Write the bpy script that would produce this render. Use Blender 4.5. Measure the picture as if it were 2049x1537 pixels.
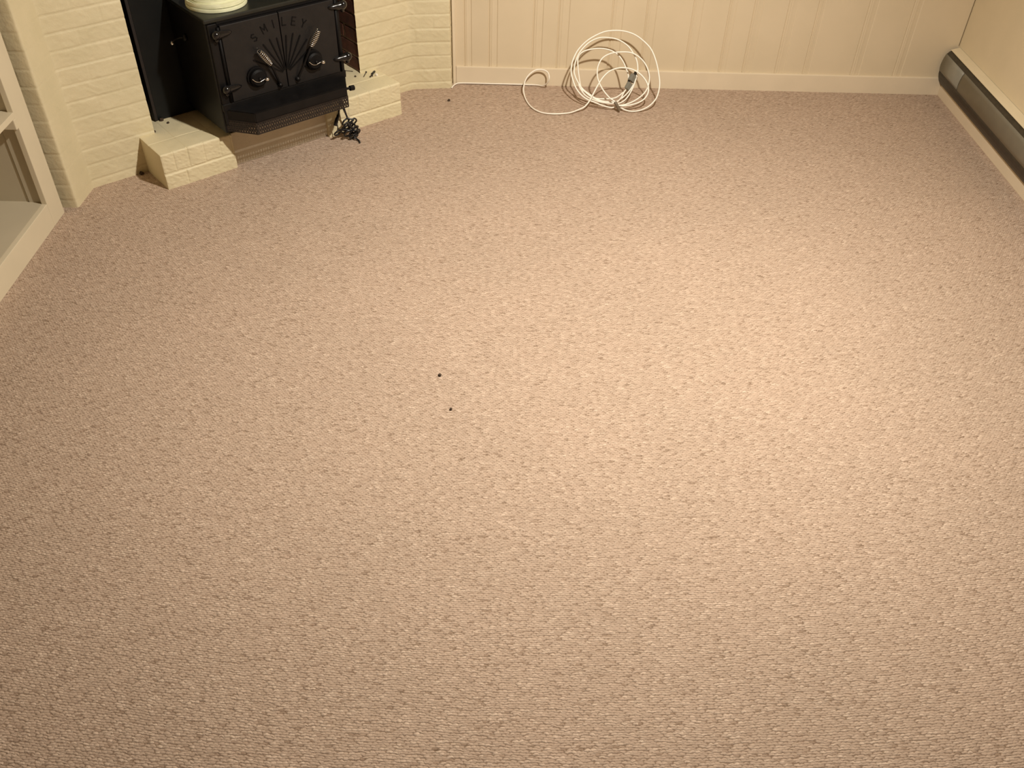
import bpy, bmesh, math, random
import numpy as np
from mathutils import Vector, Matrix

for o in list(bpy.data.objects):
    bpy.data.objects.remove(o)
S = bpy.context.scene
C = S.collection
R = math.radians
PI = math.pi
random.seed(7)

# ------------------------------------------------------------------ camera
F_PX, W_PX, H_PX = 1792.1, 2049.0, 1537.0
pitch, roll, yaw = R(41.909), R(1.7514), R(0.9274)
fw = Vector((math.sin(yaw)*math.cos(pitch), math.cos(yaw)*math.cos(pitch), -math.sin(pitch)))
rt = Vector((math.cos(yaw), -math.sin(yaw), 0))
up = rt.cross(fw)
rt2 = rt*math.cos(roll)+up*math.sin(roll)
up2 = up*math.cos(roll)-rt*math.sin(roll)
cd = bpy.data.cameras.new('camera')
cam = bpy.data.objects.new('camera', cd)
C.objects.link(cam)
cam.matrix_world = Matrix(((rt2.x, up2.x, -fw.x, 0), (rt2.y, up2.y, -fw.y, 0), (rt2.z, up2.z, -fw.z, 1.8), (0, 0, 0, 1)))
cd.sensor_fit = 'HORIZONTAL'
cd.sensor_width = 36
cd.lens = 36*F_PX/W_PX
cd.clip_start = 0.02
S.camera = cam

# ------------------------------------------------------------------ world, lights, exposure
wd = bpy.data.worlds.new('night'); S.world = wd
wd.use_nodes = True
wd.node_tree.nodes['Background'].inputs[0].default_value = (1, .78, .55, 1)
wd.node_tree.nodes['Background'].inputs[1].default_value = 0.02

def point(name, loc, power, col, radius):
    l = bpy.data.lights.new(name, 'POINT'); l.energy = power; l.color = col; l.shadow_soft_size = radius
    o = bpy.data.objects.new(name, l); o.location = loc; C.objects.link(o)
    return o
WARM = (1.0, .93, .82)
def spot(name, loc, aim, power, col, cone, radius):
    l = bpy.data.lights.new(name, 'SPOT'); l.energy = power; l.color = col; l.shadow_soft_size = radius
    l.spot_size = R(cone); l.spot_blend = 1
    o = bpy.data.objects.new(name, l); o.location = loc; C.objects.link(o)
    o.rotation_euler = (Vector(aim)-Vector(loc)).to_track_quat('-Z', 'Y').to_euler()
    return o
# reflector bulb in the ceiling, a little right of the middle of the room
spot('ceiling_reflector_bulb', (.63, 2.05, 2.25), (.20, 2.56, 0), 182, WARM, 146, .048)

S.view_settings.view_transform = 'Standard'
S.view_settings.look = 'None'
S.view_settings.gamma = 1
S.view_settings.use_curve_mapping = False
S.view_settings.exposure = 1.0

# ------------------------------------------------------------------ node helpers
def mat(name, base=(.8, .8, .8), rough=.6, metal=0, spec=.5):
    m = bpy.data.materials.new(name); m.use_nodes = True
    b = m.node_tree.nodes['Principled BSDF']
    b.inputs['Base Color'].default_value = (*base, 1)
    b.inputs['Roughness'].default_value = rough
    b.inputs['Metallic'].default_value = metal
    b.inputs['Specular IOR Level'].default_value = spec
    return m
class NT:
    def __init__(s, m): s.t = m.node_tree; s.b = s.t.nodes['Principled BSDF']
    def n(s, ty, **k):
        x = s.t.nodes.new(ty)
        for a, v in k.items(): setattr(x, a, v)
        return x
    def l(s, a, b): s.t.links.new(a, b)
    def math(s, op, a, b=None, c=None):
        x = s.n('ShaderNodeMath', operation=op)
        for i, v in enumerate((a, b, c)):
            if v is None: continue
            if isinstance(v, (int, float)): x.inputs[i].default_value = v
            else: s.l(v, x.inputs[i])
        return x.outputs[0]
    def pos(s):
        return s.n('ShaderNodeNewGeometry').outputs['Position']
    def noise(s, vec, scale, detail=3, rough=.5):
        x = s.n('ShaderNodeTexNoise'); x.inputs['Scale'].default_value = scale
        x.inputs['Detail'].default_value = detail; x.inputs['Roughness'].default_value = rough
        if vec is not None: s.l(vec, x.inputs['Vector'])
        return x.outputs['Fac']
    def ramp(s, f, stops):
        x = s.n('ShaderNodeValToRGB'); e = x.color_ramp.elements
        while len(e) < len(stops): e.new(.5)
        for q, (p, c) in zip(e, stops):
            q.position = p; q.color = (*c, 1)
        s.l(f, x.inputs[0]); return x.outputs[0]
    def bump(s, h, strength, dist):
        x = s.n('ShaderNodeBump'); x.inputs['Strength'].default_value = strength
        x.inputs['Distance'].default_value = dist
        s.l(h, x.inputs['Height']); s.l(x.outputs[0], s.b.inputs['Normal']); return x
    def color(s, c): s.l(c, s.b.inputs['Base Color'])

def mottled(name, c1, c2, scale, rough, metal=0, bump=0, bscale=200, spec=.5):
    m = mat(name, c1, rough, metal, spec); t = NT(m); p = t.pos()
    t.color(t.ramp(t.noise(p, scale, 4), ((.35, c1), (.65, c2))))
    if bump: t.bump(t.noise(p, bscale, 3), bump, .002)
    return m

M_wall = mottled('cream_wall_paint', (.70, .60, .41), (.73, .625, .43), 6, .5, bump=.08, bscale=120)
M_panel = mottled('cream_panel_paint', (.66, .55, .378), (.69, .575, .40), 5, .45, bump=.05, bscale=150)
M_trim = mottled('cream_trim_paint', (.71, .60, .435), (.74, .625, .455), 9, .4, bump=.08, bscale=90)
M_brick = mottled('cream_painted_brick', (.655, .572, .368), (.69, .60, .392), 11, .6, bump=.35, bscale=160)
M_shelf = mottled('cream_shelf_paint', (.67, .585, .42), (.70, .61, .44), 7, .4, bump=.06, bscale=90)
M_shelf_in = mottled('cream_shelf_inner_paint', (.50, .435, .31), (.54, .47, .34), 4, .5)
M_ceil = mat('tan_ceiling', (.55, .47, .36), .8)  # unseen ceiling, its tone lowered to cut bounced light
M_rear = mottled('dark_unseen_wall', (.30, .22, .15), (.34, .25, .17), 5, .6)  # unseen wall behind the camera, coloured dark to weaken the bounce
M_redbrick = mottled('sooty_red_brick', (.15, .052, .030), (.085, .034, .022), 30, .85, bump=.5, bscale=200)
M_mortar = mottled('sooty_mortar', (.46, .34, .26), (.30, .21, .16), 30, .9)
M_soot = mottled('soot_black', (.012, .009, .007), (.02, .015, .012), 12, .9)
M_steel = mottled('black_steel_plate', (.0035, .0042, .0042), (.0055, .0062, .0058), 10, .45, spec=.3)
M_rust = mottled('rusty_steel_edge', (.018, .009, .005), (.010, .006, .004), 60, .7)
M_iron = mottled('black_cast_iron', (.0035, .0030, .0030), (.006, .0052, .0050), 25, .45, bump=.12, bscale=350, spec=.25)
M_enamel = mottled('glossy_black_iron', (.006, .0055, .0055), (.009, .008, .008), 25, .20, bump=.05, bscale=350, spec=.55)
M_irondoor = mottled('dark_grey_cast_iron_door', (.0085, .0075, .0072), (.0115, .0100, .0095), 22, .45, bump=.15, bscale=350, spec=.35)
M_irontop = mottled('olive_sheen_iron_top', (.010, .0105, .0075), (.014, .0145, .011), 18, .36, spec=.4)  # olive tint puts the wall's reflected sheen into the iron's colour
M_irondark = mat('dark_iron_relief_shade', (.0025, .002, .002), .6, 0, .2)  # darker iron; shading of the raised rays is put into its colour
M_chrome = mat('chrome', (.85, .85, .84), .12, 1)
M_grille = mottled('dark_perforated_iron', (.020, .015, .012), (.032, .022, .016), 60, .5)
M_cordw = mat('white_cord_vinyl', (.86, .80, .69), .35)
M_grey = mat('grey_plug_vinyl', (.20, .19, .155), .45)
M_greyd = mat('dark_grey_plug_slots', (.03, .027, .02), .6)
M_tie = mat('brown_twist_tie', (.16, .12, .075), .5)
M_black = mat('black_cord_vinyl', (.008, .008, .009), .28)
M_coil = mottled('cream_vinyl_tape', (.80, .80, .55), (.72, .72, .47), 40, .45)
M_heatg = mottled('taupe_heater_enamel', (.25, .235, .185), (.275, .255, .20), 20, .36)
M_heatd = mottled('dark_heater_slot', (.030, .023, .012), (.045, .035, .02), 60, .5)
M_heatw = mat('cream_heater_flange', (.68, .62, .46), .4)
M_nail = mat('dark_rusty_iron_nail', (.05, .035, .022), .6, .3)
M_crumb = mat('dark_crumb', (.05, .03, .015), .9)
M_lint = mat('pale_plaster_crumb', (.85, .78, .65), .8)

def dusty_panel():
    m = mat('dusty_cream_stone_paint', (.66, .58, .44), .7); t = NT(m); p = t.pos()
    a = t.noise(p, 14, 5); f = t.ramp(a, ((.3, (.62, .54, .40)), (.7, (.69, .60, .45))))
    sp = t.n('ShaderNodeTexVoronoi'); sp.inputs['Scale'].default_value = 70; t.l(p, sp.inputs['Vector'])
    d = t.math('LESS_THAN', sp.outputs['Distance'], .13)
    mx = t.n('ShaderNodeMix', data_type='RGBA'); t.l(t.math('MULTIPLY', d, .3), mx.inputs[0]); t.l(f, mx.inputs[6])
    mx.inputs[7].default_value = (.30, .21, .12, 1); t.color(mx.outputs[2])
    t.bump(t.noise(p, 180, 3), .4, .002)
    return m
M_dusty = dusty_panel()

def carpet():
    m = mat('taupe_berber_carpet', (.42, .36, .33), .95, 0, .08); t = NT(m); p = t.pos()
    sx = t.n('ShaderNodeSeparateXYZ')
    # wandering rows
    nz = t.n('ShaderNodeTexNoise'); nz.inputs['Scale'].default_value = 9; nz.inputs['Detail'].default_value = 3
    t.l(p, nz.inputs['Vector'])
    nz2 = t.n('ShaderNodeTexNoise'); nz2.inputs['Scale'].default_value = 110; nz2.inputs['Detail'].default_value = 2
    t.l(p, nz2.inputs['Vector'])
    def jit(col, amt, prev):
        v = t.n('ShaderNodeVectorMath', operation='SUBTRACT'); t.l(col, v.inputs[0]); v.inputs[1].default_value = (.5, .5, .5)
        w = t.n('ShaderNodeVectorMath', operation='SCALE'); t.l(v.outputs[0], w.inputs[0]); w.inputs['Scale'].default_value = amt
        a = t.n('ShaderNodeVectorMath', operation='ADD'); t.l(prev, a.inputs[0]); t.l(w.outputs[0], a.inputs[1]); return a.outputs[0]
    q = jit(nz.outputs['Color'], .012, p); q = jit(nz2.outputs['Color'], .0065, q)
    t.l(q, sx.inputs[0])
    A, B = .0118, .0056
    # the tufted rows are bowed: they sag towards the middle of the room, more so at the far end
    xo = t.math('SUBTRACT', sx.outputs[0], .10)
    amt = t.n('ShaderNodeMapRange'); t.l(sx.outputs[1], amt.inputs[0])
    for i_, v_ in ((1, .8), (2, 3.2), (3, .05), (4, .125)): amt.inputs[i_].default_value = v_
    ys = t.math('SUBTRACT', sx.outputs[1], t.math('MULTIPLY', t.math('MULTIPLY', xo, xo), amt.outputs[0]))
    yb = t.math('DIVIDE', ys, B); row = t.math('FLOOR', yb)
    par = t.math('MODULO', t.math('ABSOLUTE', row), 2.0)
    xa = t.math('ADD', t.math('DIVIDE', sx.outputs[0], A), t.math('MULTIPLY', par, .5))
    cv = t.n('ShaderNodeCombineXYZ'); t.l(xa, cv.inputs[0]); t.l(yb, cv.inputs[1])
    vo = t.n('ShaderNodeTexVoronoi', voronoi_dimensions='2D', feature='F1'); vo.inputs['Scale'].default_value = 1
    vo.inputs['Randomness'].default_value = .44; t.l(cv.outputs[0], vo.inputs['Vector'])
    sc_ = t.n('ShaderNodeSeparateColor'); t.l(vo.outputs['Color'], sc_.inputs[0])
    rnd = sc_.outputs[0]
    d1 = vo.outputs['Distance']
    h = t.math('MAXIMUM', t.math('SUBTRACT', 1.0, t.math('MULTIPLY', t.math('MULTIPLY', d1, d1), 2.3)), 0.0)
    fib = t.noise(p, 700, 2)
    hh = t.math('ADD', t.math('MULTIPLY', h, t.math('ADD', .55, t.math('MULTIPLY', rnd, .6))), t.math('MULTIPLY', fib, .35))
    base = t.ramp(rnd, ((0, (.33, .235, .168)), (.03, (.41, .298, .22)), (.10, (.485, .363, .275)), (.78, (.53, .401, .306)), (1, (.63, .49, .38))))
    # colour is multiplied darker in the gaps between loops
    gap = t.ramp(h, ((.04, (.56, .52, .48)), (.30, (.88, .87, .86)), (.55, (1, 1, 1))))
    mx = t.n('ShaderNodeMix', data_type='RGBA', blend_type='MULTIPLY'); mx.inputs[0].default_value = 1
    t.l(base, mx.inputs[6]); t.l(gap, mx.inputs[7])
    big = t.ramp(t.noise(p, 1.6, 5, .6), ((.3, (.95, .95, .94)), (.7, (1.03, 1.02, 1.01))))
    mx2 = t.n('ShaderNodeMix', data_type='RGBA', blend_type='MULTIPLY'); mx2.inputs[0].default_value = 1
    t.l(mx.outputs[2], mx2.inputs[6]); t.l(big, mx2.inputs[7])
    med = t.ramp(t.noise(p, 45, 4, .65), ((.3, (.91, .90, .89)), (.7, (1.07, 1.07, 1.07))))
    mx3 = t.n('ShaderNodeMix', data_type='RGBA', blend_type='MULTIPLY'); mx3.inputs[0].default_value = 1
    t.l(mx2.outputs[2], mx3.inputs[6]); t.l(med, mx3.inputs[7])
    t.color(mx3.outputs[2])
    t.bump(hh, .75, .0030)
    return m
M_carpet = carpet()

# ------------------------------------------------------------------ mesh helpers
def link(name, me, m, parent=None, smooth=False):
    o = bpy.data.objects.new(name, me); C.objects.link(o)
    ms = m if isinstance(m, (list, tuple)) else [m]
    for x in ms: me.materials.append(x)
    if smooth:
        for p in me.polygons: p.use_smooth = True
    if parent: o.parent = parent
    return o
def obj(name, bm, m, parent=None, smooth=False, normals=True):
    if normals: bmesh.ops.recalc_face_normals(bm, faces=bm.faces)
    me = bpy.data.meshes.new(name); bm.to_mesh(me); bm.free()
    return link(name, me, m, parent, smooth)
def tag(o, label, cat, group=None):
    o['label'] = label; o['category'] = cat
    if group: o['group'] = group
    return o
def empty(name, loc, label, cat, group=None):
    o = bpy.data.objects.new(name, None); o.location = loc; C.objects.link(o); o.empty_display_size = .1
    return tag(o, label, cat, group)
def struct(name, bm, m, smooth=False):
    o = obj(name, bm, m, None, smooth); o['kind'] = 'structure'; return o
def box(bm, lo, hi, bev=0, mtx=None):
    lo, hi = Vector(lo), Vector(hi)
    r = bmesh.ops.create_cube(bm, size=1)
    vs = r['verts']
    bmesh.ops.scale(bm, vec=(hi-lo), verts=vs)
    bmesh.ops.translate(bm, vec=(lo+hi)/2, verts=vs)
    if bev:
        es = list({e for v in vs for e in v.link_edges})
        g = bmesh.ops.bevel(bm, geom=es, offset=bev, segments=2, affect='EDGES', profile=.6)
        vs = list({v for f in g['faces'] for v in f.verts} | {v for v in vs if v.is_valid})
        # collect whole island
        seen = set(vs); st = list(vs)
        while st:
            v = st.pop()
            for e in v.link_edges:
                w = e.other_vert(v)
                if w not in seen: seen.add(w); st.append(w)
        vs = list(seen)
    if mtx is not None: bmesh.ops.transform(bm, matrix=mtx, verts=vs)
    return vs
def frames(pts):
    pts = [Vector(p) for p in pts]; n = len(pts)
    T = [(pts[min(i+1, n-1)]-pts[max(i-1, 0)]).normalized() for i in range(n)]
    a = Vector((0, 0, 1)) if abs(T[0].z) < .9 else Vector((1, 0, 0))
    N = [(a-T[0]*a.dot(T[0])).normalized()]
    for i in range(1, n):
        v = N[-1]-T[i]*N[-1].dot(T[i]); N.append(v.normalized() if v.length > 1e-6 else N[-1])
    return pts, T, N
def tube(bm, pts, r, seg=8, caps=True):
    pts, T, N = frames(pts); n = len(pts)
    rr = r if isinstance(r, (list, tuple)) else [r]*n
    rings = []
    for p, t, nn, q in zip(pts, T, N, rr):
        b = t.cross(nn)
        rings.append([bm.verts.new(p+(nn*math.cos(2*PI*k/seg)+b*math.sin(2*PI*k/seg))*q) for k in range(seg)])
    for a, b in zip(rings, rings[1:]):
        for k in range(seg): bm.faces.new((a[k], a[(k+1) % seg], b[(k+1) % seg], b[k]))
    if caps: bm.faces.new(rings[0][::-1]); bm.faces.new(rings[-1])
def spline(P, sub=6):
    P = [Vector(p) for p in P]; out = []
    for i in range(len(P)-1):
        a, b, c, d = P[max(i-1, 0)], P[i], P[i+1], P[min(i+2, len(P)-1)]
        for k in range(sub):
            t = k/sub
            out.append(.5*((2*b)+(c-a)*t+(2*a-5*b+4*c-d)*t*t+(3*b-a-3*c+d)*t**3))
    out.append(P[-1]); return out
def relax(P, it=3):
    P = [Vector(p) for p in P]
    for _ in range(it):
        P = [P[0]]+[P[i]*.5+(P[i-1]+P[i+1])*.25 for i in range(1, len(P)-1)]+[P[-1]]
    return P
def sphere(bm, c, r, seg=14, sc=(1, 1, 1)):
    bmesh.ops.create_uvsphere(bm, u_segments=seg, v_segments=max(6, seg//2+1), radius=r,
                              matrix=Matrix.Translation(Vector(c)) @ Matrix.Diagonal((*sc, 1)))
def grid_mesh(P, keep=None):
    """P: (a, b, 3) array of points -> mesh of quads; keep: (a-1, b-1) mask"""
    a, b = P.shape[:2]
    idx = np.arange(a*b).reshape(a, b)
    q = np.stack([idx[:-1, :-1], idx[1:, :-1], idx[1:, 1:], idx[:-1, 1:]], -1)
    q = q[keep] if keep is not None else q.reshape(-1, 4)
    me = bpy.data.meshes.new('grid')
    me.from_pydata(P.reshape(-1, 3).tolist(), [], q.reshape(-1, 4).tolist()); me.update()
    return me
rng = np.random.default_rng(5)
def vnoise(x, y, seed=0):
    """smooth value noise, arrays in, -1..1 out"""
    r = np.random.default_rng(seed); T = r.uniform(-1, 1, (256, 256))
    xi, yi = np.floor(x).astype(int), np.floor(y).astype(int); fx, fy = x-xi, y-yi
    fx = fx*fx*(3-2*fx); fy = fy*fy*(3-2*fy)
    g = lambda i, j: T[i % 256, j % 256]
    return (g(xi, yi)*(1-fx)+g(xi+1, yi)*fx)*(1-fy)+(g(xi, yi+1)*(1-fx)+g(xi+1, yi+1)*fx)*fy

# fireplace frame: s runs along the hearth front, t goes into the fireplace, z up
FO = Vector((-1.3104, 3.0989, 0)); FU = Vector((.76254, .64694, 0)); FN = Vector((.64694, -.76254, 0))
def W(s, t, z): return FO+FU*s-FN*t+Vector((0, 0, z))
FM = Matrix(((FU.x, -FN.x, 0, FO.x), (FU.y, -FN.y, 0, FO.y), (0, 0, 1, 0), (0, 0, 0, 1)))  # (s,t,z) -> world
def fobj(name, bm, m, parent=None, smooth=False):
    """bmesh given in (s,t,z); object data in world coordinates relative to its parent's base"""
    bmesh.ops.transform(bm, matrix=FM, verts=bm.verts)
    if parent: bmesh.ops.translate(bm, vec=-parent_base(parent), verts=bm.verts)
    return obj(name, bm, m, parent, smooth)
def parent_base(p):
    v = Vector((0, 0, 0))
    while p: v = v+p.location; p = p.parent
    return v
def wobj(name, bm, m, parent, smooth=False):
    bmesh.ops.translate(bm, vec=-parent_base(parent), verts=bm.verts)
    return obj(name, bm, m, parent, smooth)

# ------------------------------------------------------------------ the room
XL, XR, YB, YF, ZC = -1.98, 2.10, 4.162, -1.6, 2.42
bm = bmesh.new(); box(bm, (XL-.1, YF-.1, -.08), (XR+.1, YB+.1, 0)); struct('floor', bm, M_carpet)
bm = bmesh.new(); box(bm, (XL-.1, YF-.1, ZC), (XR+.1, YB+.1, ZC+.08)); struct('ceiling', bm, M_ceil)
bm = bmesh.new(); box(bm, (XR, YF, 0), (XR+.1, YB+.1, ZC)); struct('wall_right', bm, M_wall)
bm = bmesh.new(); box(bm, (XL-.1, YF, 0), (XL, YB+.1, ZC)); struct('wall_left', bm, M_wall)
bm = bmesh.new(); box(bm, (XL, YF-.1, 0), (XR, YF, ZC)); struct('wall_front', bm, M_rear)

# back wall: random-width boards with moulded double-line joints
grooves = [(-.204, -.170), (-.089, -.050), (.115, .158), (.230, .278), (.473, .522), (.629, .672), (.839, .880),
           (1.003, 1.032), (1.115, 1.152), (1.270, 1.309), (1.404, 1.432), (1.632, 1.671), (1.834, 1.870)]
prof = [(XL, 0.0)]
for a, b in grooves:
    w = b-a
    prof += [(a-.004, 0), (a-.0008, .0045), (a+.0012, .0045), (a+.005, .0012), (a+.20*w, .0006), (a+.24*w, .0022), (a+.30*w, .0022),
             (a+.36*w, .0008), (a+.62*w, .0022), (a+.84*w, .0026), (b-.002, .0030), (b+.002, 0)]
prof.append((XR, 0.0))
zs = [0, .6, 1.2, 1.8, ZC]
P = np.array([[(x, YB+d, z) for z in zs] for x, d in prof])
me = grid_mesh(P)
bm = bmesh.new(); bm.from_mesh(me); box(bm, (XL, YB+.01, 0), (XR, YB+.1, ZC))
for v in bm.verts: pass
struct('wall_back', bm, M_panel)
bm = bmesh.new(); box(bm, (-.243, 4.150, -.002), (XR-.002, YB+.003, .083), .003); struct('baseboard_back', bm, M_trim)
bm = bmesh.new(); box(bm, (-.2575, 4.146, -.002), (-.2435, YB+.003, ZC), .002); struct('trim_1', bm, M_trim)
bm = bmesh.new(); box(bm, (2.072, YF, -.002), (XR+.002, 4.149, .052), .004); struct('baseboard_right', bm, M_trim)
bm = bmesh.new()   # dark brown strip for the caulk joint in the far corner of the right wall
box(bm, (2.0970, 4.1605, .235), (2.1005, 4.1625, ZC)); struct('trim_2', bm, mat('dark_corner_joint', (.20, .15, .08), .8))

# ------------------------------------------------------------------ brick fireplace
fire = empty('brick_fireplace', (-1.05, 3.30, 0), 'corner fireplace of cream painted brick with a low split hearth, around the black stove', 'fireplace')
FB = fire.location.copy()
COURSE, Z0 = .0624, .031
def brickfield(L, z, joint_even, joint_odd, length, amp, vamp, seed, z0=Z0, course=COURSE):
    k = np.floor((z-z0)/course).astype(int)
    dz = (z-z0)-k*course
    dzj = np.minimum(dz, course-dz)                    # distance to bed joint
    off = np.where(k % 2 == 0, joint_even, joint_odd)
    m = np.floor((L-off)/length).astype(int); dl = (L-off)-m*length
    dlj = np.minimum(dl, length-dl)
    rr = np.random.default_rng(seed); T = rr.uniform(-1, 1, (64, 64)); T2 = rr.uniform(-1, 1, (64, 64)); T3 = rr.uniform(.5, 1, (64, 64))
    face = T[k % 64, m % 64]*.0010+T2[k % 64, m % 64]*(dz/course-.5)*.0024
    wob = vnoise(L*18, z*18, seed+3)*.0012
    bj = np.clip(1-(dzj+wob*.7)/.0046, 0, 1); bj = bj*bj*(3-2*bj)
    vj = np.clip(1-(dlj+wob)/.0045, 0, 1)*T3[m % 64, k % 64]; vj = vj*vj*(3-2*vj)
    rough = vnoise(L*60+z*50, z*90-L*40, seed+1)*.0006+vnoise(L*25, z*25, seed+2)*.0008+np.maximum(0, vnoise(L*90+z*110, z*14-L*14, seed+5)-.45)*.0022
    mort = np.maximum(bj*amp, vj*vamp)
    return (face+rough)*(1-.6*np.maximum(bj, vj))-mort

# plan path of the breast: end face -> wing -> diagonal -> right wing -> return
cz = .19
pA = Vector((-1.86, 2.953)); pB = Vector((-1.607, 2.953)); pC = Vector((-1.604, 3.099))
dS = lambda s, t=cz: Vector(W(s, t, 0)[:2])
pC = dS(-.222); pD = dS(1.292, .185); pE = Vector((-.2625, 4.100)); pF = Vector((-.2625, 4.175))
path = [pA, pB, pC, pD, pE, pF]
def resample(path, step, rad):
    pts = []; Ls = []; L = 0; kinds = []
    for i in range(len(path)-1):
        a, b = path[i], path[i+1]; n = max(2, int((b-a).length/step))
        for k in range(n+(i == len(path)-2)):
            pts.append(a+(b-a)*(k/n)); kinds.append(i)
    pts = [Vector(p) for p in pts]
    sm = [p.copy() for p in pts]
    for _ in range(rad):
        sm = [sm[0]]+[sm[j]*.5+(sm[j-1]+sm[j+1])*.25 for j in range(1, len(sm)-1)]+[sm[-1]]
    return sm, kinds
pts, kinds = resample(path, .004, 5)
pp = np.array([p[:] for p in pts]); kinds = np.array(kinds)
seg = np.r_[0, np.cumsum(np.linalg.norm(np.diff(pp, axis=0), axis=1))]
tang = np.gradient(pp, axis=0); tang /= np.linalg.norm(tang, axis=1)[:, None]
nrm = np.c_[tang[:, 1], -tang[:, 0]]                   # towards the room
sv = (pp-np.array(FO[:2])) @ np.array(FU[:2])           # s coordinate
zl = np.r_[np.arange(0, 1.0, .004), np.arange(1.0, ZC+.001, .012)]; zl = np.append(zl, ZC)
Lg = sv.copy()
Lg[kinds <= 1] = sv[kinds == 2][0]-(seg[kinds == 2][0]-seg[kinds <= 1])
Lg[kinds >= 3] = sv[kinds == 2][-1]+(seg[kinds >= 3]-seg[kinds == 2][-1])
GL, GZ = np.meshgrid(Lg, zl, indexing='ij')
right = GL > .5
hl = brickfield(GL, GZ, -.112, -.018, .203, .0027, .0016, 11)
hr = brickfield(GL, GZ, 1.197, 1.112, .203, .0030, .0012, 21)
h = np.where(right, hr, hl)
wing = np.isin(kinds, (1,))
damp = np.ones(len(kinds)); damp[wing] = .14; damp[kinds == 0] = .5
h = h*damp[:, None]
P = np.zeros(GL.shape+(3,))
P[..., 0] = pp[:, 0:1]+nrm[:, 0:1]*h; P[..., 1] = pp[:, 1:2]+nrm[:, 1:2]*h; P[..., 2] = GZ
inS = (GL > .065) & (GL < 1.015) & (GZ < .86)
keep = ~(inS[:-1, :-1] | inS[1:, 1:])
P -= np.array(FB[:])
me = grid_mesh(P, keep); link('chimney_breast', me, M_brick, fire, True)

# hearth blocks: rounded strip front -> top, rowlock course over a stretcher course
def hearth_block(name, s0, s1, depth, fj, endl, endr, sl=.0025):
    r = .007; H = .145
    prof = [(0, z) for z in np.arange(0, H-r, .003)]+[(r-r*math.cos(a), H-r+r*math.sin(a)) for a in np.linspace(0, PI/2, 5)]+[(t, H) for t in np.arange(r+.003, depth, .003)]
    prof = np.array(prof); d = np.gradient(prof, axis=0); d /= np.linalg.norm(d, axis=1)[:, None]
    nn = np.c_[-d[:, 1], d[:, 0]]                       # outwards in (t,z): front -> -t, top -> +z
    sg = np.arange(s0, s1+.0001, .003)
    Sg, Pi = np.meshgrid(sg, np.arange(len(prof)), indexing='ij')
    pt, pz = prof[Pi, 0], prof[Pi, 1]
    top = pt > r
    # joint distances
    joints = np.array(fj)
    dj = np.min(np.abs(Sg[..., None]-joints), -1)
    upper = (pz > .064)
    wob = vnoise(Sg*25, (pt+pz)*25, 31)*.0012
    vj = np.clip(1-(dj+wob)/.0055, 0, 1)*upper
    vj = np.where(top, vj*.45, vj)
    lowj = np.array([s0+.086, s0+.289])
    vj = np.maximum(vj, np.clip(1-(np.min(np.abs(Sg[..., None]-lowj), -1)+wob)/.0055, 0, 1)*(~upper))
    bj = np.clip(1-(np.abs(pz-.062)+wob)/.007, 0, 1)*(~top)
    bt = np.clip(1-(np.abs(pt-.108)+wob)/.006, 0, 1)*top*.5
    j = np.maximum(np.maximum(vj*.55, bj), bt); j = j*j*(3-2*j)
    rr = np.random.default_rng(int(s0*100)+3); T = rr.uniform(-1, 1, 64)
    bi = np.searchsorted(joints, Sg)
    rough = vnoise(Sg*80+pz*120, pz*60-Sg*60, 33)*.0008*(~top)+vnoise(Sg*30, (pt+pz)*30, 34)*.0008
    hh = (T[bi]*.0011*upper+rough)*(1-.6*j)-j*.0042
    # lower course stands a touch forward at its top edge
    hh += np.where((~top) & (~upper), .0015, 0)
    ed = np.minimum(Sg-s0, s1-Sg); hh -= np.where(ed < .006, (.006-ed)**2*40, 0)
    Tt = pt+nn[Pi, 0]*hh; Zz = pz+nn[Pi, 1]*hh
    P = np.array(FO[:])[None, None]+Sg[..., None]*np.array(FU[:])-Tt[..., None]*np.array(FN[:])
    P[..., 2] = Zz
    P -= np.array(FB[:])
    me = grid_mesh(P)
    bm = bmesh.new(); bm.from_mesh(me)
    bm.verts.ensure_lookup_table(); npf = len(prof)
    for i, use in ((0, endl), (len(sg)-1, endr)):
        if not use: continue
        ring = [bm.verts[i*npf+k] for k in range(npf)]
        base = bm.verts.new(W(sg[i], prof[-1][0], 0)-FB)
        f0 = None
        for a, b in zip(ring, ring[1:]):
            bm.faces.new((base, a, b))
        bm.verts.ensure_lookup_table()
    o = obj(name, bm, M_brick, fire)
    return o
hearth_block('hearth_block', 0, .295, .50, [.050, .107, .172, .238, .285], True, True)
hearth_block('hearth_block', .725, 1.10, .50, [.770, .828, .884, .940, .996, 1.048], True, True)
bm = bmesh.new()
box(bm, (.290, .020, 0), (.730, .50, .138), .004)
fobj('hearth_panel', bm, M_dusty, fire)

# firebox: red brick right cheek, soot-dark left, back and top
def cheek(s, t0, t1, z1, face):
    bm = bmesh.new()
    box(bm, (min(s, s+face*.08)+face*.004, t0, .14), (max(s, s+face*.08)+face*.004, t1, z1))
    nm = len(bm.faces)
    k = 0; z = .148
    while z < z1-.02:
        off = 0 if k % 2 else -.1
        t = t0+off
        while t < t1:
            a, b = max(t, t0)+.002, min(t+.195, t1)-.002
            if b-a > .02:
                d = random.uniform(-.001, .0012)
                box(bm, (s+d if face > 0 else s-.05, a, z+.005), (s+.05 if face > 0 else s-d, b, z+.0575), .003)
            t += .203
        z += COURSE; k += 1
    bm.faces.ensure_lookup_table()
    for i, f in enumerate(bm.faces): f.material_index = 1 if i < nm else 0
    return bm
fb = obj('firebox', (lambda b: (box(b, (.03, .50, .14), (1.06, .54, .9)), box(b, (.03, .2, .865), (1.06, .54, .9)), bmesh.ops.transform(b, matrix=FM, verts=b.verts), bmesh.ops.translate(b, vec=-FB, verts=b.verts), b)[-1])(bmesh.new()), M_soot, fire)
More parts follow.
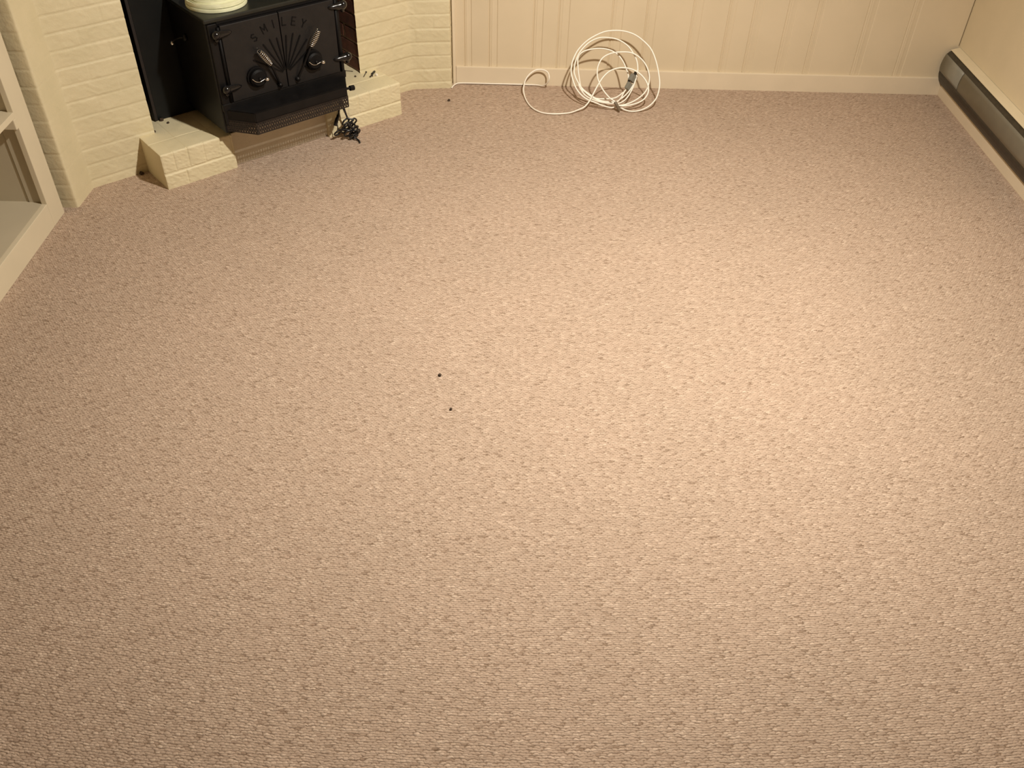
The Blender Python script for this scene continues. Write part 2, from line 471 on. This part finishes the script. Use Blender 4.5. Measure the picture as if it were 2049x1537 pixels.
for (s, face, nm_) in ((1.018, 1, 'firebox_cheek'), (.062, -1, 'firebox_cheek')):
    fobj(nm_, cheek(s, .197, .50, .865, face), [M_redbrick if face > 0 else M_soot, M_mortar if face > 0 else M_soot], fire)

# black steel surround plate behind the stove
plate = empty('steel_surround', W(.5, .28, .147), 'black steel plate closing the fireplace opening behind the stove', 'surround plate')
bm = bmesh.new(); box(bm, (.118, .281, .147), (.90, .287, .86), .001); fobj('plate', bm, M_steel, plate)
bm = bmesh.new(); box(bm, (.105, .279, .147), (.1175, .31, .86), .002); fobj('flange', bm, M_rust, plate)
plate.children[1]['label'] = 'rusty brown edge flange'

# ------------------------------------------------------------------ wood stove
B0, B1, BT, BZ0, BZ1 = .255, .805, -.05, .178, .597
stove = empty('wood_stove', W(.53, .1, .145), 'black cast iron wood stove with double doors standing on the brick hearth', 'stove')
bm = bmesh.new()
box(bm, (B0, BT, BZ0), (B1, .275, BZ1), .006)
fobj('stove_body', bm, M_iron, stove)
for s in (B0+.03, B1-.06):
    for t in (.02, .22):
        bm = bmesh.new(); box(bm, (s, t, .1445), (s+.03, t+.03, BZ0+.002), .002); fobj('stove_foot', bm, M_iron, stove)
bm = bmesh.new()
box(bm, (B0-.004, BT-.008, BZ1), (B1+.004, .277, .612), .004)
fobj('top_plate', bm, M_irontop, stove)
# corner posts in front
DC, DT = .5375, BT-.016
doors = []
for i, (a, b) in enumerate(((.303, .5365), (.5395, .775))):
    bm = bmesh.new(); box(bm, (a, DT, .298), (b, BT+.001, .584), .003)
    d = fobj('stove_door', bm, M_irondoor, stove)
    d['label'] = ('left' if i == 0 else 'right')+' stove door'
    doors.append(d)
for (a, b) in ((B0+.006, .296), (.781, B1-.006)):
    bm = bmesh.new(); box(bm, (a, BT-.009, .215), (b, BT+.001, .594), .003); fobj('door_post', bm, M_iron, stove)
bm = bmesh.new(); box(bm, (.298, BT-.004, .587), (.780, BT+.001, .5965), .001); fobj('door_lintel', bm, M_irondark, stove)
# sunburst relief, letters, per door
RC = (DC, .352)
def ray_bm(ang, r0, r1, w):
    bm = bmesh.new(); a = R(ang); d = Vector((math.cos(a), 0, math.sin(a))); n = Vector((-math.sin(a), 0, math.cos(a)))
    o = Vector((RC[0], DT, RC[1]))
    v = [o+d*r0-n*w*.35, o+d*r0+n*w*.35, o+d*r1+n*w*.5, o+d*(r1+.004), o+d*r1-n*w*.5]
    lo = [bm.verts.new(p+Vector((0, .001, 0))) for p in v]; hi = [bm.verts.new(p+Vector((0, -.003, 0))) for p in v]
    bm.faces.new(lo[::-1]); bm.faces.new(hi)
    for k in range(5): bm.faces.new((lo[k], lo[(k+1) % 5], hi[(k+1) % 5], hi[k]))
    return bm
for ang in (147, 134, 121, 109, 98, 33, 46, 59, 71, 82):
    fobj('sunburst_ray', ray_bm(ang, .018, .150 if ang not in (98, 82) else .142, .0055), M_irondark, doors[0] if ang > 90 else doors[1])
GL_ = {'S': [((.9, .85), (.5, 1)), ((.5, 1), (.1, .82)), ((.1, .82), (.2, .58)), ((.2, .58), (.8, .42)), ((.8, .42), (.9, .18)), ((.9, .18), (.5, 0)), ((.5, 0), (.1, .15))],
       'M': [((0, 0), (0, 1)), ((0, 1), (.5, .35)), ((.5, .35), (1, 1)), ((1, 1), (1, 0))],
       'I': [((.5, 0), (.5, 1))],
       'L': [((.1, 1), (.1, 0)), ((.1, 0), (.9, 0))],
       'E': [((.1, 0), (.1, 1)), ((.1, 1), (.9, 1)), ((.1, .5), (.75, .5)), ((.1, 0), (.9, 0))],
       'Y': [((.5, 0), (.5, .5)), ((.5, .5), (.05, 1)), ((.5, .5), (.95, 1))]}
for ch, ang in zip('SMILEY', (124, 109.5, 97.5, 84.5, 72.5, 60)):
    bm = bmesh.new(); a = R(ang); u_ = Vector((math.sin(a), 0, -math.cos(a))); n_ = Vector((math.cos(a), 0, math.sin(a)))
    c = Vector((RC[0], DT, RC[1]))+n_*.197; hw, hh = .0095, .0145
    for p, q in GL_[ch]:
        p3 = c+u_*(p[0]-.5)*2*hw+n_*(p[1]-.5)*2*hh; q3 = c+u_*(q[0]-.5)*2*hw+n_*(q[1]-.5)*2*hh
        d = (q3-p3).normalized(); w = Vector((-d.z, 0, d.x))*.0016; p3 = p3-d*.0012; q3 = q3+d*.0012
        v = [p3-w, p3+w, q3+w, q3-w]
        lo = [bm.verts.new(x+Vector((0, .001, 0))) for x in v]; hi = [bm.verts.new(x+Vector((0, -.0022, 0))) for x in v]
        bm.faces.new(lo[::-1]); bm.faces.new(hi)
        for k in range(4): bm.faces.new((lo[k], lo[(k+1) % 4], hi[(k+1) % 4], hi[k]))
    fobj('letter', bm, M_irondark, doors[0] if ch in 'SMI' else doors[1])
# hinges
def hinge(s_out, z, sgn):
    bm = bmesh.new()
    y = BT-.018
    ax = [(-.004, .006), (0, .0125), (.006, .0165), (.014, .017), (.024, .0145), (.036, .0125), (.052, .0105), (.066, .007), (.074, .002)]
    tube(bm, [(s_out+sgn*d, y-.002*(1-d/.07), z) for d, r in ax], [r for d, r in ax], 16)
    sphere(bm, (s_out+sgn*.010, y-.006, z+.003), .0155, 20)
    tube(bm, [(s_out+sgn*.012, y, z-.026), (s_out+sgn*.012, y, z-.008)], [.007, .009], 12)
    return bm
for z in (.557, .354):
    fobj('hinge', hinge(.271, z, 1), M_enamel, stove, True)
    fobj('hinge', hinge(.822, z, -1), M_enamel, stove, True)
for s in (.296, .783):
    bm = bmesh.new(); tube(bm, [(s, BT-.012, .30), (s, BT-.012, .58)], .006, 10); fobj('hinge_pin', bm, M_irondark, stove, True)  # pins coloured in the darkest iron so they read as the dark gap
# sprung handles
def spring(p0, p1, turns, rmax, wire, n=16):
    p0, p1 = Vector(p0), Vector(p1); d = (p1-p0); L = d.length; d.normalize()
    a = d.cross(Vector((0, 1, 0))).normalized(); b = d.cross(a)
    out = []; rad = []
    for i in range(turns*n+1):
        f = i/(turns*n); r = rmax*(.42+.58*math.sin(PI*min(1, .08+f*.86))**.8)
        th = 2*PI*turns*f; out.append(p0+d*L*f+(a*math.cos(th)+b*math.sin(th))*r)
    return out
for i, (pv, c0, c1) in enumerate((((.500, DT-.006, .318), (.464, -.092, .415), (.424, -.096, .476)), ((.578, DT-.006, .322), (.643, -.092, .442), (.682, -.096, .497)))):
    bm = bmesh.new()
    tube(bm, spline([pv, (pv[0]*.6+c0[0]*.4, -.083, pv[2]*.6+c0[2]*.4), c0, c1], 5), .0045, 8)
    sphere(bm, pv, .0095, 12); tube(bm, [(pv[0], DT+.002, pv[2]), (pv[0], DT-.014, pv[2])], .008, 10)
    hnd = fobj('door_handle', bm, M_iron, doors[i], True)
    bm = bmesh.new(); tube(bm, spring(c0, c1, 10, .0120, .0019), .0019, 6)
    sp_ = fobj('spring_grip', bm, M_chrome, hnd, True); sp_['label'] = 'chrome coiled spring grip'
# round draft dampers with a spring wire and a bright ball
for i, (s, z, ks, kz) in enumerate(((.410, .372, .433, .368), (.655, .378, .668, .372))):
    bm = bmesh.new()
    tube(bm, [(s, DT+.001, z), (s, DT-.008, z), (s, DT-.0085, z), (s, DT-.022, z), (s, DT-.028, z)], [.040, .040, .034, .033, .026], 24)
    dm = fobj('draft_damper', bm, M_irondark, doors[i])
    bm = bmesh.new(); y = DT-.031
    tube(bm, spline([(s-.030, y+.003, z+.006), (s-.018, y, z-.006), (s-.004, y, z-.010), (s+.010, y, z-.007), (s+.020, y, z-.004)], 5), .0016, 6)
    fobj('damper_wire', bm, M_chrome, dm, True)
    bm = bmesh.new(); sphere(bm, (s+.026, y-.004, z-.006), .0085, 14); k = fobj('damper_knob', bm, M_chrome, dm, True); k['label'] = 'small chrome ball knob'
    bm = bmesh.new(); tube(bm, [(s, DT-.02, z), (s, DT-.036, z)], [.007, .005], 10); fobj('damper_screw', bm, M_iron, dm, True)
# ash lip: trapezoid tray, perforated skirt below
lipz0, lipz1 = .234, .274
plan = [(.262, BT+.002), (.340, -.15), (.747, -.15), (.803, BT+.002)]
bm = bmesh.new()
lo = [bm.verts.new((s, t, lipz0)) for s, t in plan]; hi = [bm.verts.new((s, t, lipz1)) for s, t in plan]
bm.faces.new(lo); bm.faces.new(hi[::-1])
for k in range(4): bm.faces.new((lo[k], hi[k], hi[(k+1) % 4], lo[(k+1) % 4]))
bmesh.ops.bevel(bm, geom=list(bm.edges), offset=.003, segments=2, affect='EDGES')
fobj('ash_lip', bm, M_iron, stove)
bm = bmesh.new(); box(bm, (.258, BT-.012, .268), (.802, BT+.002, .2975), .004); fobj('lip_ledge', bm, M_iron, stove)
def grille():
    bm = bmesh.new(); z0, z1 = .1885, .2345; hgt = z1-z0
    for (a, b) in zip(plan, plan[1:]):
        a, b = Vector((*a, 0)), Vector((*b, 0)); L = (b-a).length; d = (b-a).normalized(); n = Vector((-d.y, d.x, 0))*.0008
        def bar(x0, za, x1, zb, w):
            p, q = a+d*x0+Vector((0, 0, za)), a+d*x1+Vector((0, 0, zb))
            e = (q-p).normalized(); side = e.cross(n).normalized()*w
            v = [p-side-n, p+side-n, p+side+n, p-side+n, q-side-n, q+side-n, q+side+n, q-side+n]
            vv = [bm.verts.new(x) for x in v]
            for f in ((0, 1, 2, 3), (4, 7, 6, 5), (0, 4, 5, 1), (1, 5, 6, 2), (2, 6, 7, 3), (3, 7, 4, 0)): bm.faces.new([vv[i] for i in f])
        bar(0, z0, L, z0, .0016); bar(0, z1-.004, L, z1-.004, .004)
        sp = .0105; run = hgt*.62; x = -run
        while x < L:
            for sg in (1, -1):
                xa, xb = (x, x+run) if sg > 0 else (x+run, x)
                za, zb = z0, z1
                # clip to [0,L]
                if min(xa, xb) < 0 or max(xa, xb) > L:
                    t0, t1 = 0, 1
                    dx = xb-xa
                    ta, tb = sorted(((0-xa)/dx, (L-xa)/dx)); t0, t1 = max(0, ta), min(1, tb)
                    if t1-t0 < .1: continue
                    xa, xb, za, zb = xa+dx*t0, xa+dx*t1, z0+hgt*t0, z0+hgt*t1
                bar(xa, za, xb, zb, .0023)
            x += sp
        for zz in (z0+hgt*.33, z0+hgt*.66): bar(0, zz, L, zz, .0015)
        bar(0, z0, 0, z1, .002); bar(L, z0, L, z1, .002)
    return bm
g_ = fobj('lip_grille', grille(), M_grille, stove); g_['label'] = 'perforated metal skirt under the ash lip'
bm = bmesh.new()
tube(bm, [(.752, -.110, .247), (.783, -.110, .242), (.784, -.110, .242), (.803, -.110, .240)], [.005, .005, .0105, .0105], 12)
fobj('air_knob', bm, M_iron, stove)
# rod and pale ball on the left flank
bm = bmesh.new()
tube(bm, spline([(B0-.001, .150, .492), (B0-.02, .165, .488), (B0-.030, .185, .478), (B0-.034, .205, .464)], 4), .003, 8)
tube(bm, [(B0, .148, .492), (B0-.012, .148, .492)], .013, 14)
fk = fobj('flue_lever', bm, M_iron, stove, True)
bm = bmesh.new(); sphere(bm, (B0-.035, .210, .458), .0085, 14); k = fobj('lever_knob', bm, M_chrome, fk, True); k['label'] = 'pale metal ball knob'

# ------------------------------------------------------------------ roll of cream tape on the stove
roll_ = empty('tape_roll', W(.372, .082, .612), 'loose roll of cream flat vinyl tape lying on top of the black stove', 'roll')
def band(r0, r1, z0, z1, wob, seed, cx=.372, cy=.082, lean=0):
    """flat ring of rectangular section, edges gently wavy"""
    rr = random.Random(seed); ph = [rr.uniform(0, 6.28) for _ in range(4)]
    bm = bmesh.new(); n = 96; rings = []
    for i in range(n):
        a = 2*PI*i/n; w = wob*(math.sin(2*a+ph[0])+.5*math.sin(3*a+ph[1])); zz = wob*.4*(math.sin(a+ph[2]))+abs(wob)*.4
        c = Vector((cx, cy, 0)); d = Vector((math.cos(a), math.sin(a), 0))
        rings.append([bm.verts.new(c+d*(r+w)+Vector((0, 0, z+zz))) for r, z in ((r0, z0), (r1, z0), (r1+.0006, (z0+z1)/2), (r1, z1), (r0, z1))])
    for i in range(n):
        a, b = rings[i], rings[(i+1) % n]
        for k in range(5): bm.faces.new((a[k], a[(k+1) % 5], b[(k+1) % 5], b[k]))
    return bm
rows = [(.1115, .6125, .6245, .0010), (.1085, .626, .640, .0014), (.1000, .6215, .640, .0008), (.0955, .632, .6465, .0010), (.0905, .6275, .647, .0006), (.0855, .634, .6485, .0009), (.0800, .6125, .645, .0006)]
for i, (r, z0, z1, wb) in enumerate(rows):
    fobj('tape_turn', band(r-.0036, r, z0, z1, wb, i), M_coil, roll_)

# ------------------------------------------------------------------ black power cord hanging at the stove's right
cord_b = empty('power_cord', W(.79, -.06, 0), 'black power cord bundled in loops, hanging below the stove onto the carpet', 'cord')
loops = [(.790, -.050, .076, .021, .9), (.822, -.058, .066, .020, 1.1), (.800, -.062, .052, .026, .8), (.775, -.060, .048, .019, 1.2),
         (.737, -.052, .040, .0165, 1.0), (.783, -.072, .034, .023, .8), (.818, -.070, .040, .022, .9), (.806, -.080, .026, .021, 1.2),
         (.790, -.064, .062, .026, .7), (.828, -.072, .026, .017, 1.0), (.800, -.085, .020, .016, .9)]
pts_ = [(.783, -.030, .1765), (.783, -.040, .150), (.788, -.048, .110), (.792, -.050, .092)]
rd = random.Random(4)
for s, t, z, r, e in loops:
    s, z, r = .785+(s-.785)*.88-.006, z*1.0-.001, r*.95
    ph = rd.uniform(0, 6.28); tl = rd.uniform(-.6, .6)
    for k in range(9):
        a = ph+2*PI*k/8
        pts_.append((s+r*math.cos(a), t-.010*math.sin(a+tl)*e+rd.uniform(-.003, .003), max(.0045, z+r*.92*math.sin(a)*e)))
pts_ += [(.794, -.088, .016), (.801, -.100, .008), (.801, -.118, .0045), (.796, -.126, .0045)]
bm = bmesh.new(); tube(bm, spline(pts_, 5), .0037, 7)
fobj('cord_loops', bm, M_black, cord_b, True)
bm = bmesh.new()
tube(bm, spline([(.757, -.040, .176), (.770, -.048, .150), (.781, -.050, .120), (.790, -.052, .090), (.796, -.056, .070)], 5), .0022, 7)
fobj('cord_strand', bm, M_black, cord_b, True)
bm = bmesh.new()
tube(bm, spline([(.768, -.045, .160), (.758, -.048, .134), (.751, -.050, .112), (.741, -.052, .098), (.732, -.054, .082), (.727, -.055, .074)], 4),
     [.0035]*4+[.0045]*4+[.0065]*4+[.008]*4+[.0075]*4+[.005], 10)
tube(bm, [(.739, -.053, .079), (.741, -.052, .060), (.739, -.052, .053)], .0022, 7)
pl_ = fobj('plug', bm, M_black, cord_b, True)

# ------------------------------------------------------------------ white extension cord
ext = empty('extension_cord', (.45, 4.0, 0), 'white extension cord coiled and leaning on the back baseboard beside the panelled wall', 'cord')
A = [(-.262, 4.091, .004), (-.254, 4.115, .006), (-.241, 4.136, .006), (-.223, 4.1435, .006), (-.168, 4.145, .006), (-.084, 4.145, .006), (.036, 4.145, .006), (.144, 4.143, .006), (.181, 4.080, .045), (.197, 4.092, .066), (.192, 4.111, .079), (.176, 4.121, .087), (.152, 4.125, .089), (.129, 4.12, .086), (.103, 4.103, .073), (.085, 4.077, .055), (.077, 4.043, .031), (.081, 4.016, .011), (.092, 3.963, .006), (.11, 3.906, .006), (.135, 3.866, .006), (.166, 3.842, .006), (.207, 3.834, .006), (.252, 3.839, .006), (.291, 3.848, .008), (.327, 3.866, .014), (.353, 3.877, .023), (.373, 3.891, .041), (.392, 3.912, .07), (.414, 3.938, .104), (.438, 3.96, .133), (.466, 3.974, .153), (.5, 3.982, .163), (.536, 3.983, .165), (.573, 3.979, .158), (.605, 3.967, .143), (.629, 3.952, .122), (.641, 3.936, .101), (.642, 3.92, .08), (.629, 3.905, .06), (.605, 3.894, .045), (.564, 3.885, .034), (.526, 3.882, .03), (.505, 3.887, .030)]
A[7] = (.135, 4.143, .006); A.insert(8, (.172, 4.118, .014)); A[9] = (.193, 4.094, .044)
Bp = [(.516, 3.89, .021), (.539, 3.883, .011), (.569, 3.879, .006), (.608, 3.882, .01), (.648, 3.894, .025), (.677, 3.911, .049), (.69, 3.93, .074), (.695, 3.954, .106), (.689, 3.98, .142), (.675, 4.013, .186), (.651, 4.044, .228), (.615, 4.066, .257), (.574, 4.081, .279), (.528, 4.09, .29), (.482, 4.091, .292), (.437, 4.087, .287), (.392, 4.075, .271), (.355, 4.061, .251), (.322, 4.04, .224), (.304, 4.022, .199), (.292, 4.001, .17), (.29, 3.978, .14), (.3, 3.956, .11), (.315, 3.937, .083), (.339, 3.92, .06), (.367, 3.908, .045), (.401, 3.901, .035), (.44, 3.896, .022), (.481, 3.894, .015), (.502, 3.898, .022)]
Cp = [(.495, 3.921, .03), (.46, 3.921, .03), (.421, 3.925, .036), (.386, 3.936, .052), (.348, 3.951, .073), (.32, 3.972, .103), (.305, 3.994, .134), (.308, 4.018, .168), (.321, 4.038, .197), (.341, 4.055, .221), (.372, 4.071, .245), (.412, 4.082, .26), (.453, 4.083, .262), (.499, 4.079, .256), (.543, 4.065, .236), (.571, 4.046, .209), (.589, 4.026, .181), (.595, 4.001, .145), (.587, 3.978, .112), (.566, 3.955, .079), (.539, 3.937, .053), (.508, 3.924, .034), (.476, 3.918, .026), (.437, 3.92, .029), (.391, 3.931, .045), (.36, 3.944, .062), (.339, 3.955, .078)]
Dp = [(.328, 4.007, .117), (.322, 4.031, .154), (.323, 4.051, .183), (.343, 4.063, .202), (.374, 4.069, .211), (.42, 4.072, .216), (.466, 4.069, .211), (.503, 4.059, .195), (.527, 4.044, .172), (.544, 4.026, .145), (.555, 4.01, .121), (.556, 3.995, .103), (.547, 3.965, .074), (.525, 3.953, .055), (.496, 3.944, .039), (.454, 3.941, .035), (.411, 3.941, .036), (.371, 3.949, .048), (.34, 3.962, .07)]
Ep = [(.327, 3.965, .09), (.335, 3.945, .078), (.36, 3.925, .055), (.40, 3.908, .042), (.45, 3.897, .035), (.498, 3.891, .039), (.468, 3.905, .056), (.437, 3.927, .083), (.416, 3.95, .113), (.408, 3.972, .14), (.412, 3.995, .168), (.431, 4.016, .195), (.467, 4.029, .211), (.515, 4.034, .217), (.562, 4.032, .215), (.602, 4.018, .198), (.63, 3.998, .172), (.645, 3.972, .14), (.644, 3.947, .108), (.629, 3.924, .08), (.598, 3.905, .057), (.56, 3.892, .04), (.521, 3.885, .031), (.501, 3.887, .034)]
Fp = [(.500, 3.905, .035), (.520, 3.925, .045), (.535, 3.945, .065), (.548, 3.958, .082)]
bm = bmesh.new()
tube(bm, spline(A+Bp, 5), .0034, 8)
tube(bm, spline(Cp+Dp[:12], 5), .0033, 8)
tube(bm, spline([Dp[11]]+Dp[12:]+Ep, 5), .0033, 8)
tube(bm, spline(Fp, 5), .0033, 8)
tube(bm, spline([(.497, 3.900, .028), (.530, 3.915, .035), (.555, 3.932, .055), (.577, 3.958, .090), (.590, 3.985, .128), (.594, 4.005, .15)], 5), .0033, 8)
wobj('cord_loops', bm, M_cordw, ext, True)
ax = Vector((.585, 3.997, .140))-Vector((.553, 3.962, .088)); ax.normalize()
sd = ax.cross(Vector((0, 1, .6))).normalized(); th = ax.cross(sd).normalized()
def amat(c): return Matrix(((sd.x, th.x, ax.x, c.x), (sd.y, th.y, ax.y, c.y), (sd.z, th.z, ax.z, c.z), (0, 0, 0, 1)))
bm = bmesh.new()
c1 = Vector((.556, 3.960, .090)); c2 = Vector((.573, 3.978, .120))
box(bm, (-.0150, -.008, -.017), (.0150, .008, .016), .004, amat(c1))
sk = wobj('plug', bm, M_grey, ext); sk['label'] = 'grey moulded plug'
bm = bmesh.new()
box(bm, (-.018, -.010, -.017), (.018, .010, .015), .004, amat(c2))
sk = wobj('socket', bm, M_grey, ext); sk['label'] = 'grey moulded outlet block'
bm = bmesh.new(); box(bm, (-.004, -.0115, -.024), (.010, -.0085, -.014), .001, amat(c2)); box(bm, (-.007, -.005, .015), (.007, .005, .030), .003, amat(c2))
wobj('socket_slot', bm, M_greyd, ext)
bm = bmesh.new(); tube(bm, spline([(.492, 3.886, .046), (.498, 3.880, .038), (.506, 3.877, .026), (.514, 3.874, .012)], 4), .0072, 8)
tt = wobj('cord_tie', bm, M_tie, ext, True); tt['label'] = 'brown cord tie'

# ------------------------------------------------------------------ baseboard heater on the right wall
HY0, HY1 = .6, 4.145
heat = empty('baseboard_heater', (2.07, 2.4, .04), 'long taupe baseboard heater with dark slots running along the right wall', 'heater')
def strip(profile, y0=HY0, y1=HY1, th=.0016):
    bm = bmesh.new(); n = len(profile)
    pr = [Vector((x, 0, z)) for x, z in profile]
    nr = []
    for i in range(n):
        d = (pr[min(i+1, n-1)]-pr[max(i-1, 0)]).normalized(); nr.append(Vector((-d.z, 0, d.x)))
    ring = pr+[pr[i]+nr[i]*th for i in range(n-1, -1, -1)]
    a = [bm.verts.new(p+Vector((0, y0, 0))) for p in ring]; b = [bm.verts.new(p+Vector((0, y1, 0))) for p in ring]
    m = len(ring)
    for k in range(m): bm.faces.new((a[k], b[k], b[(k+1) % m], a[(k+1) % m]))
    for r_ in (a, b):
        for k in range(n-1): bm.faces.new((r_[k], r_[k+1], r_[m-2-k], r_[m-1-k]))
    return bm
cover = [(2.0465, .2035), (2.0415, .188), (2.0375, .168), (2.0360, .150), (2.0368, .136), (2.0385, .124)]
wobj('front_cover', strip(cover, HY0, 3.920), M_heatg, heat, True)
wobj('end_cover', strip([(x-.0008, z) for x, z in cover], 3.923, HY1), M_heatg, heat, True)
wobj('top_flange', strip([(2.0995, .232), (2.076, .2265), (2.0600, .2215)], HY0, HY1, .002), M_wall, heat)
heat.children[-1]['label'] = 'cream painted top flange'
wobj('top_slot', strip([(2.072, .2225), (2.056, .2125), (2.0475, .2025)], HY0, HY1, .001), M_heatd, heat)
heat.children[-1]['label'] = 'dark outlet slot along the top'
wobj('lower_slot', strip([(2.0390, .124), (2.0400, .110), (2.0440, .094), (2.0520, .076), (2.0640, .060), (2.075, .054)], HY0, HY1, .001), M_heatd, heat, True)
heat.children[-1]['label'] = 'dark inlet slot along the bottom'
wobj('back_panel', strip([(2.0990, .232), (2.0990, .05)], HY0, HY1, .001), M_heatg, heat)

# ------------------------------------------------------------------ built-in bookshelf at left
shelf = empty('built_in_bookshelf', (-1.78, 2.2, 0), 'cream painted built-in bookshelf at the left of the brick fireplace', 'bookshelf')
FX = -1.646; SY0, SY1, IY = .9, 2.917, 2.822; SH = 2.3; SB = -1.955
bm = bmesh.new()
box(bm, (FX-.020, IY, 0), (FX, SY1, SH), .002); wobj('face_stile', bm, M_shelf, shelf)
bm = bmesh.new(); box(bm, (FX-.020, 1.55, 0), (FX, 1.65, SH), .002); wobj('face_stile', bm, M_shelf, shelf)
bm = bmesh.new(); box(bm, (FX-.020, 1.65, 0), (FX, IY, .092), .002); wobj('bottom_rail', bm, M_shelf, shelf)
bm = bmesh.new(); box(bm, (FX-.020, 1.65, 2.2), (FX, IY, SH), .002); wobj('top_rail', bm, M_shelf, shelf)
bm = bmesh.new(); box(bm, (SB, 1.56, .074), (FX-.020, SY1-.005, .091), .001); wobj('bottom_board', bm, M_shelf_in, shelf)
for z in (.420, .80, 1.18, 1.56, 1.9):
    bm = bmesh.new(); box(bm, (SB, 1.605, z), (FX-.0005, IY+.010, z+.020), .0015); wobj('shelf_board', bm, M_shelf, shelf)
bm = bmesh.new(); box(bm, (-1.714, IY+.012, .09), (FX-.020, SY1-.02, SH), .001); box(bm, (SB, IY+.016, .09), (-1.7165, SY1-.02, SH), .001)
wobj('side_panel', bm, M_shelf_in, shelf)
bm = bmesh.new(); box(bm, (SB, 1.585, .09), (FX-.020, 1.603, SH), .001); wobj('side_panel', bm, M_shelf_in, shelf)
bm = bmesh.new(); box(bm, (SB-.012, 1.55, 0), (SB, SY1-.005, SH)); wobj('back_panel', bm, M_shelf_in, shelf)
for z in (.420, .80):
    bm = bmesh.new(); box(bm, (FX-.10, IY-.016, z-.036), (FX+.0005, IY+.004, z-.0005), .003); wobj('shelf_cleat', bm, M_shelf, shelf)

# ------------------------------------------------------------------ small bits
HT = .1462
def bit(name, bm, m, label, cat, group=None, smooth=False):
    bmesh.ops.transform(bm, matrix=FM, verts=bm.verts)
    c = sum((v.co for v in bm.verts), Vector())/len(bm.verts); c.z = min(v.co.z for v in bm.verts)
    if name == 'crumb': group = 'dark crumbs on the hearth blocks'
    bmesh.ops.translate(bm, vec=-c, verts=bm.verts)
    o = obj(name, bm, m, None, smooth); o.location = c; return tag(o, label, cat, group)
def nail_bm(a, b, r, head):
    bm = bmesh.new(); a, b = Vector(a), Vector(b); d = (b-a).normalized()
    tube(bm, [a, a+d*.0015, a+d*.0016, b-d*.004, b], [head, head, r, r, r*.3], 8); return bm
bit('nail', nail_bm((.964, .262, HT+.002), (1.000, .219, HT+.002), .0016, .003), M_nail, 'long dark nail lying on the hearth nearest the stove', 'nail', None, True)
bit('screw', nail_bm((1.041, .176, HT+.0034), (1.004, .140, HT+.0030), .0018, .0040), M_nail, 'short dark screw with a round head on the right hearth block', 'screw', None, True)
bm = bmesh.new(); tube(bm, [(1.048, .140, HT+.0045), (1.072, .156, HT+.0045)], .0050, 8); bit('wall_plug', bm, M_black, 'stubby black plug on the right hearth block, furthest from the stove', 'plug')
bm = bmesh.new(); box(bm, (-.008, -.002, 0), (.008, .002, .006), .001, Matrix.Translation((1.032, .126, HT)) @ Matrix.Rotation(.5, 4, 'Z'))
box(bm, (-.002, -.006, 0), (.002, .004, .005), .001, Matrix.Translation((1.040, .130, HT)) @ Matrix.Rotation(.2, 4, 'Z'))
bit('metal_clip', bm, M_nail, 'small bent dark clip beside the black plug on the hearth', 'clip')
def crumb_bm(s, t, z, r, seed):
    bm = bmesh.new(); bmesh.ops.create_icosphere(bm, subdivisions=2, radius=r, matrix=Matrix.Translation((s, t, z+r*.6)))
    rr = random.Random(seed)
    for v in bm.verts:
        d = v.co-Vector((s, t, z+r*.6)); v.co += d*rr.uniform(-.25, .3); v.co.z = max(v.co.z, z)
    return bm
bit('crumb', crumb_bm(.978, .168, HT-.001, .0042, 1), M_crumb, 'tiny dark crumb between the nail and the screw on the hearth', 'crumb')
bit('plaster_chip', crumb_bm(1.060, .122, HT-.001, .006, 2), M_lint, 'pale plaster chip beside the dark clip on the hearth', 'chip')
bit('crumb', crumb_bm(.128, .272, HT-.001, .0075, 3), M_crumb, 'largest dark crumb on the left hearth block, against the steel plate', 'crumb')
bit('crumb', crumb_bm(.139, .236, HT-.001, .0048, 4), M_crumb, 'middle dark crumb on the left hearth block', 'crumb')
bit('crumb', crumb_bm(.064, .196, HT-.001, .0050, 5), M_crumb, 'dark crumb on the left hearth block beside the brick corner', 'crumb')
def floor_bit(name, x, y, r, m, label, cat, seed):
    bm = crumb_bm(0, 0, 0, r, seed); o = obj(name, bm, m); o.location = (x, y, 0); tag(o, label, cat, 'dark crumbs on the carpet')
floor_bit('crumb', -.268, 3.957, .0065, M_crumb, 'dark crumb on the carpet in front of the right brick return', 'crumb', 7)
floor_bit('crumb', -.187, 2.036, .0048, M_crumb, 'dark crumb on the open carpet, the further of two', 'crumb', 8)
floor_bit('crumb', -.145, 1.888, .0042, M_crumb, 'brownish crumb on the open carpet, the nearer of two', 'crumb', 9)
floor_bit('crumb', -1.452, 3.216, .008, M_crumb, 'dark crumb in the corner between the left hearth block and the brick wall', 'crumb', 10)
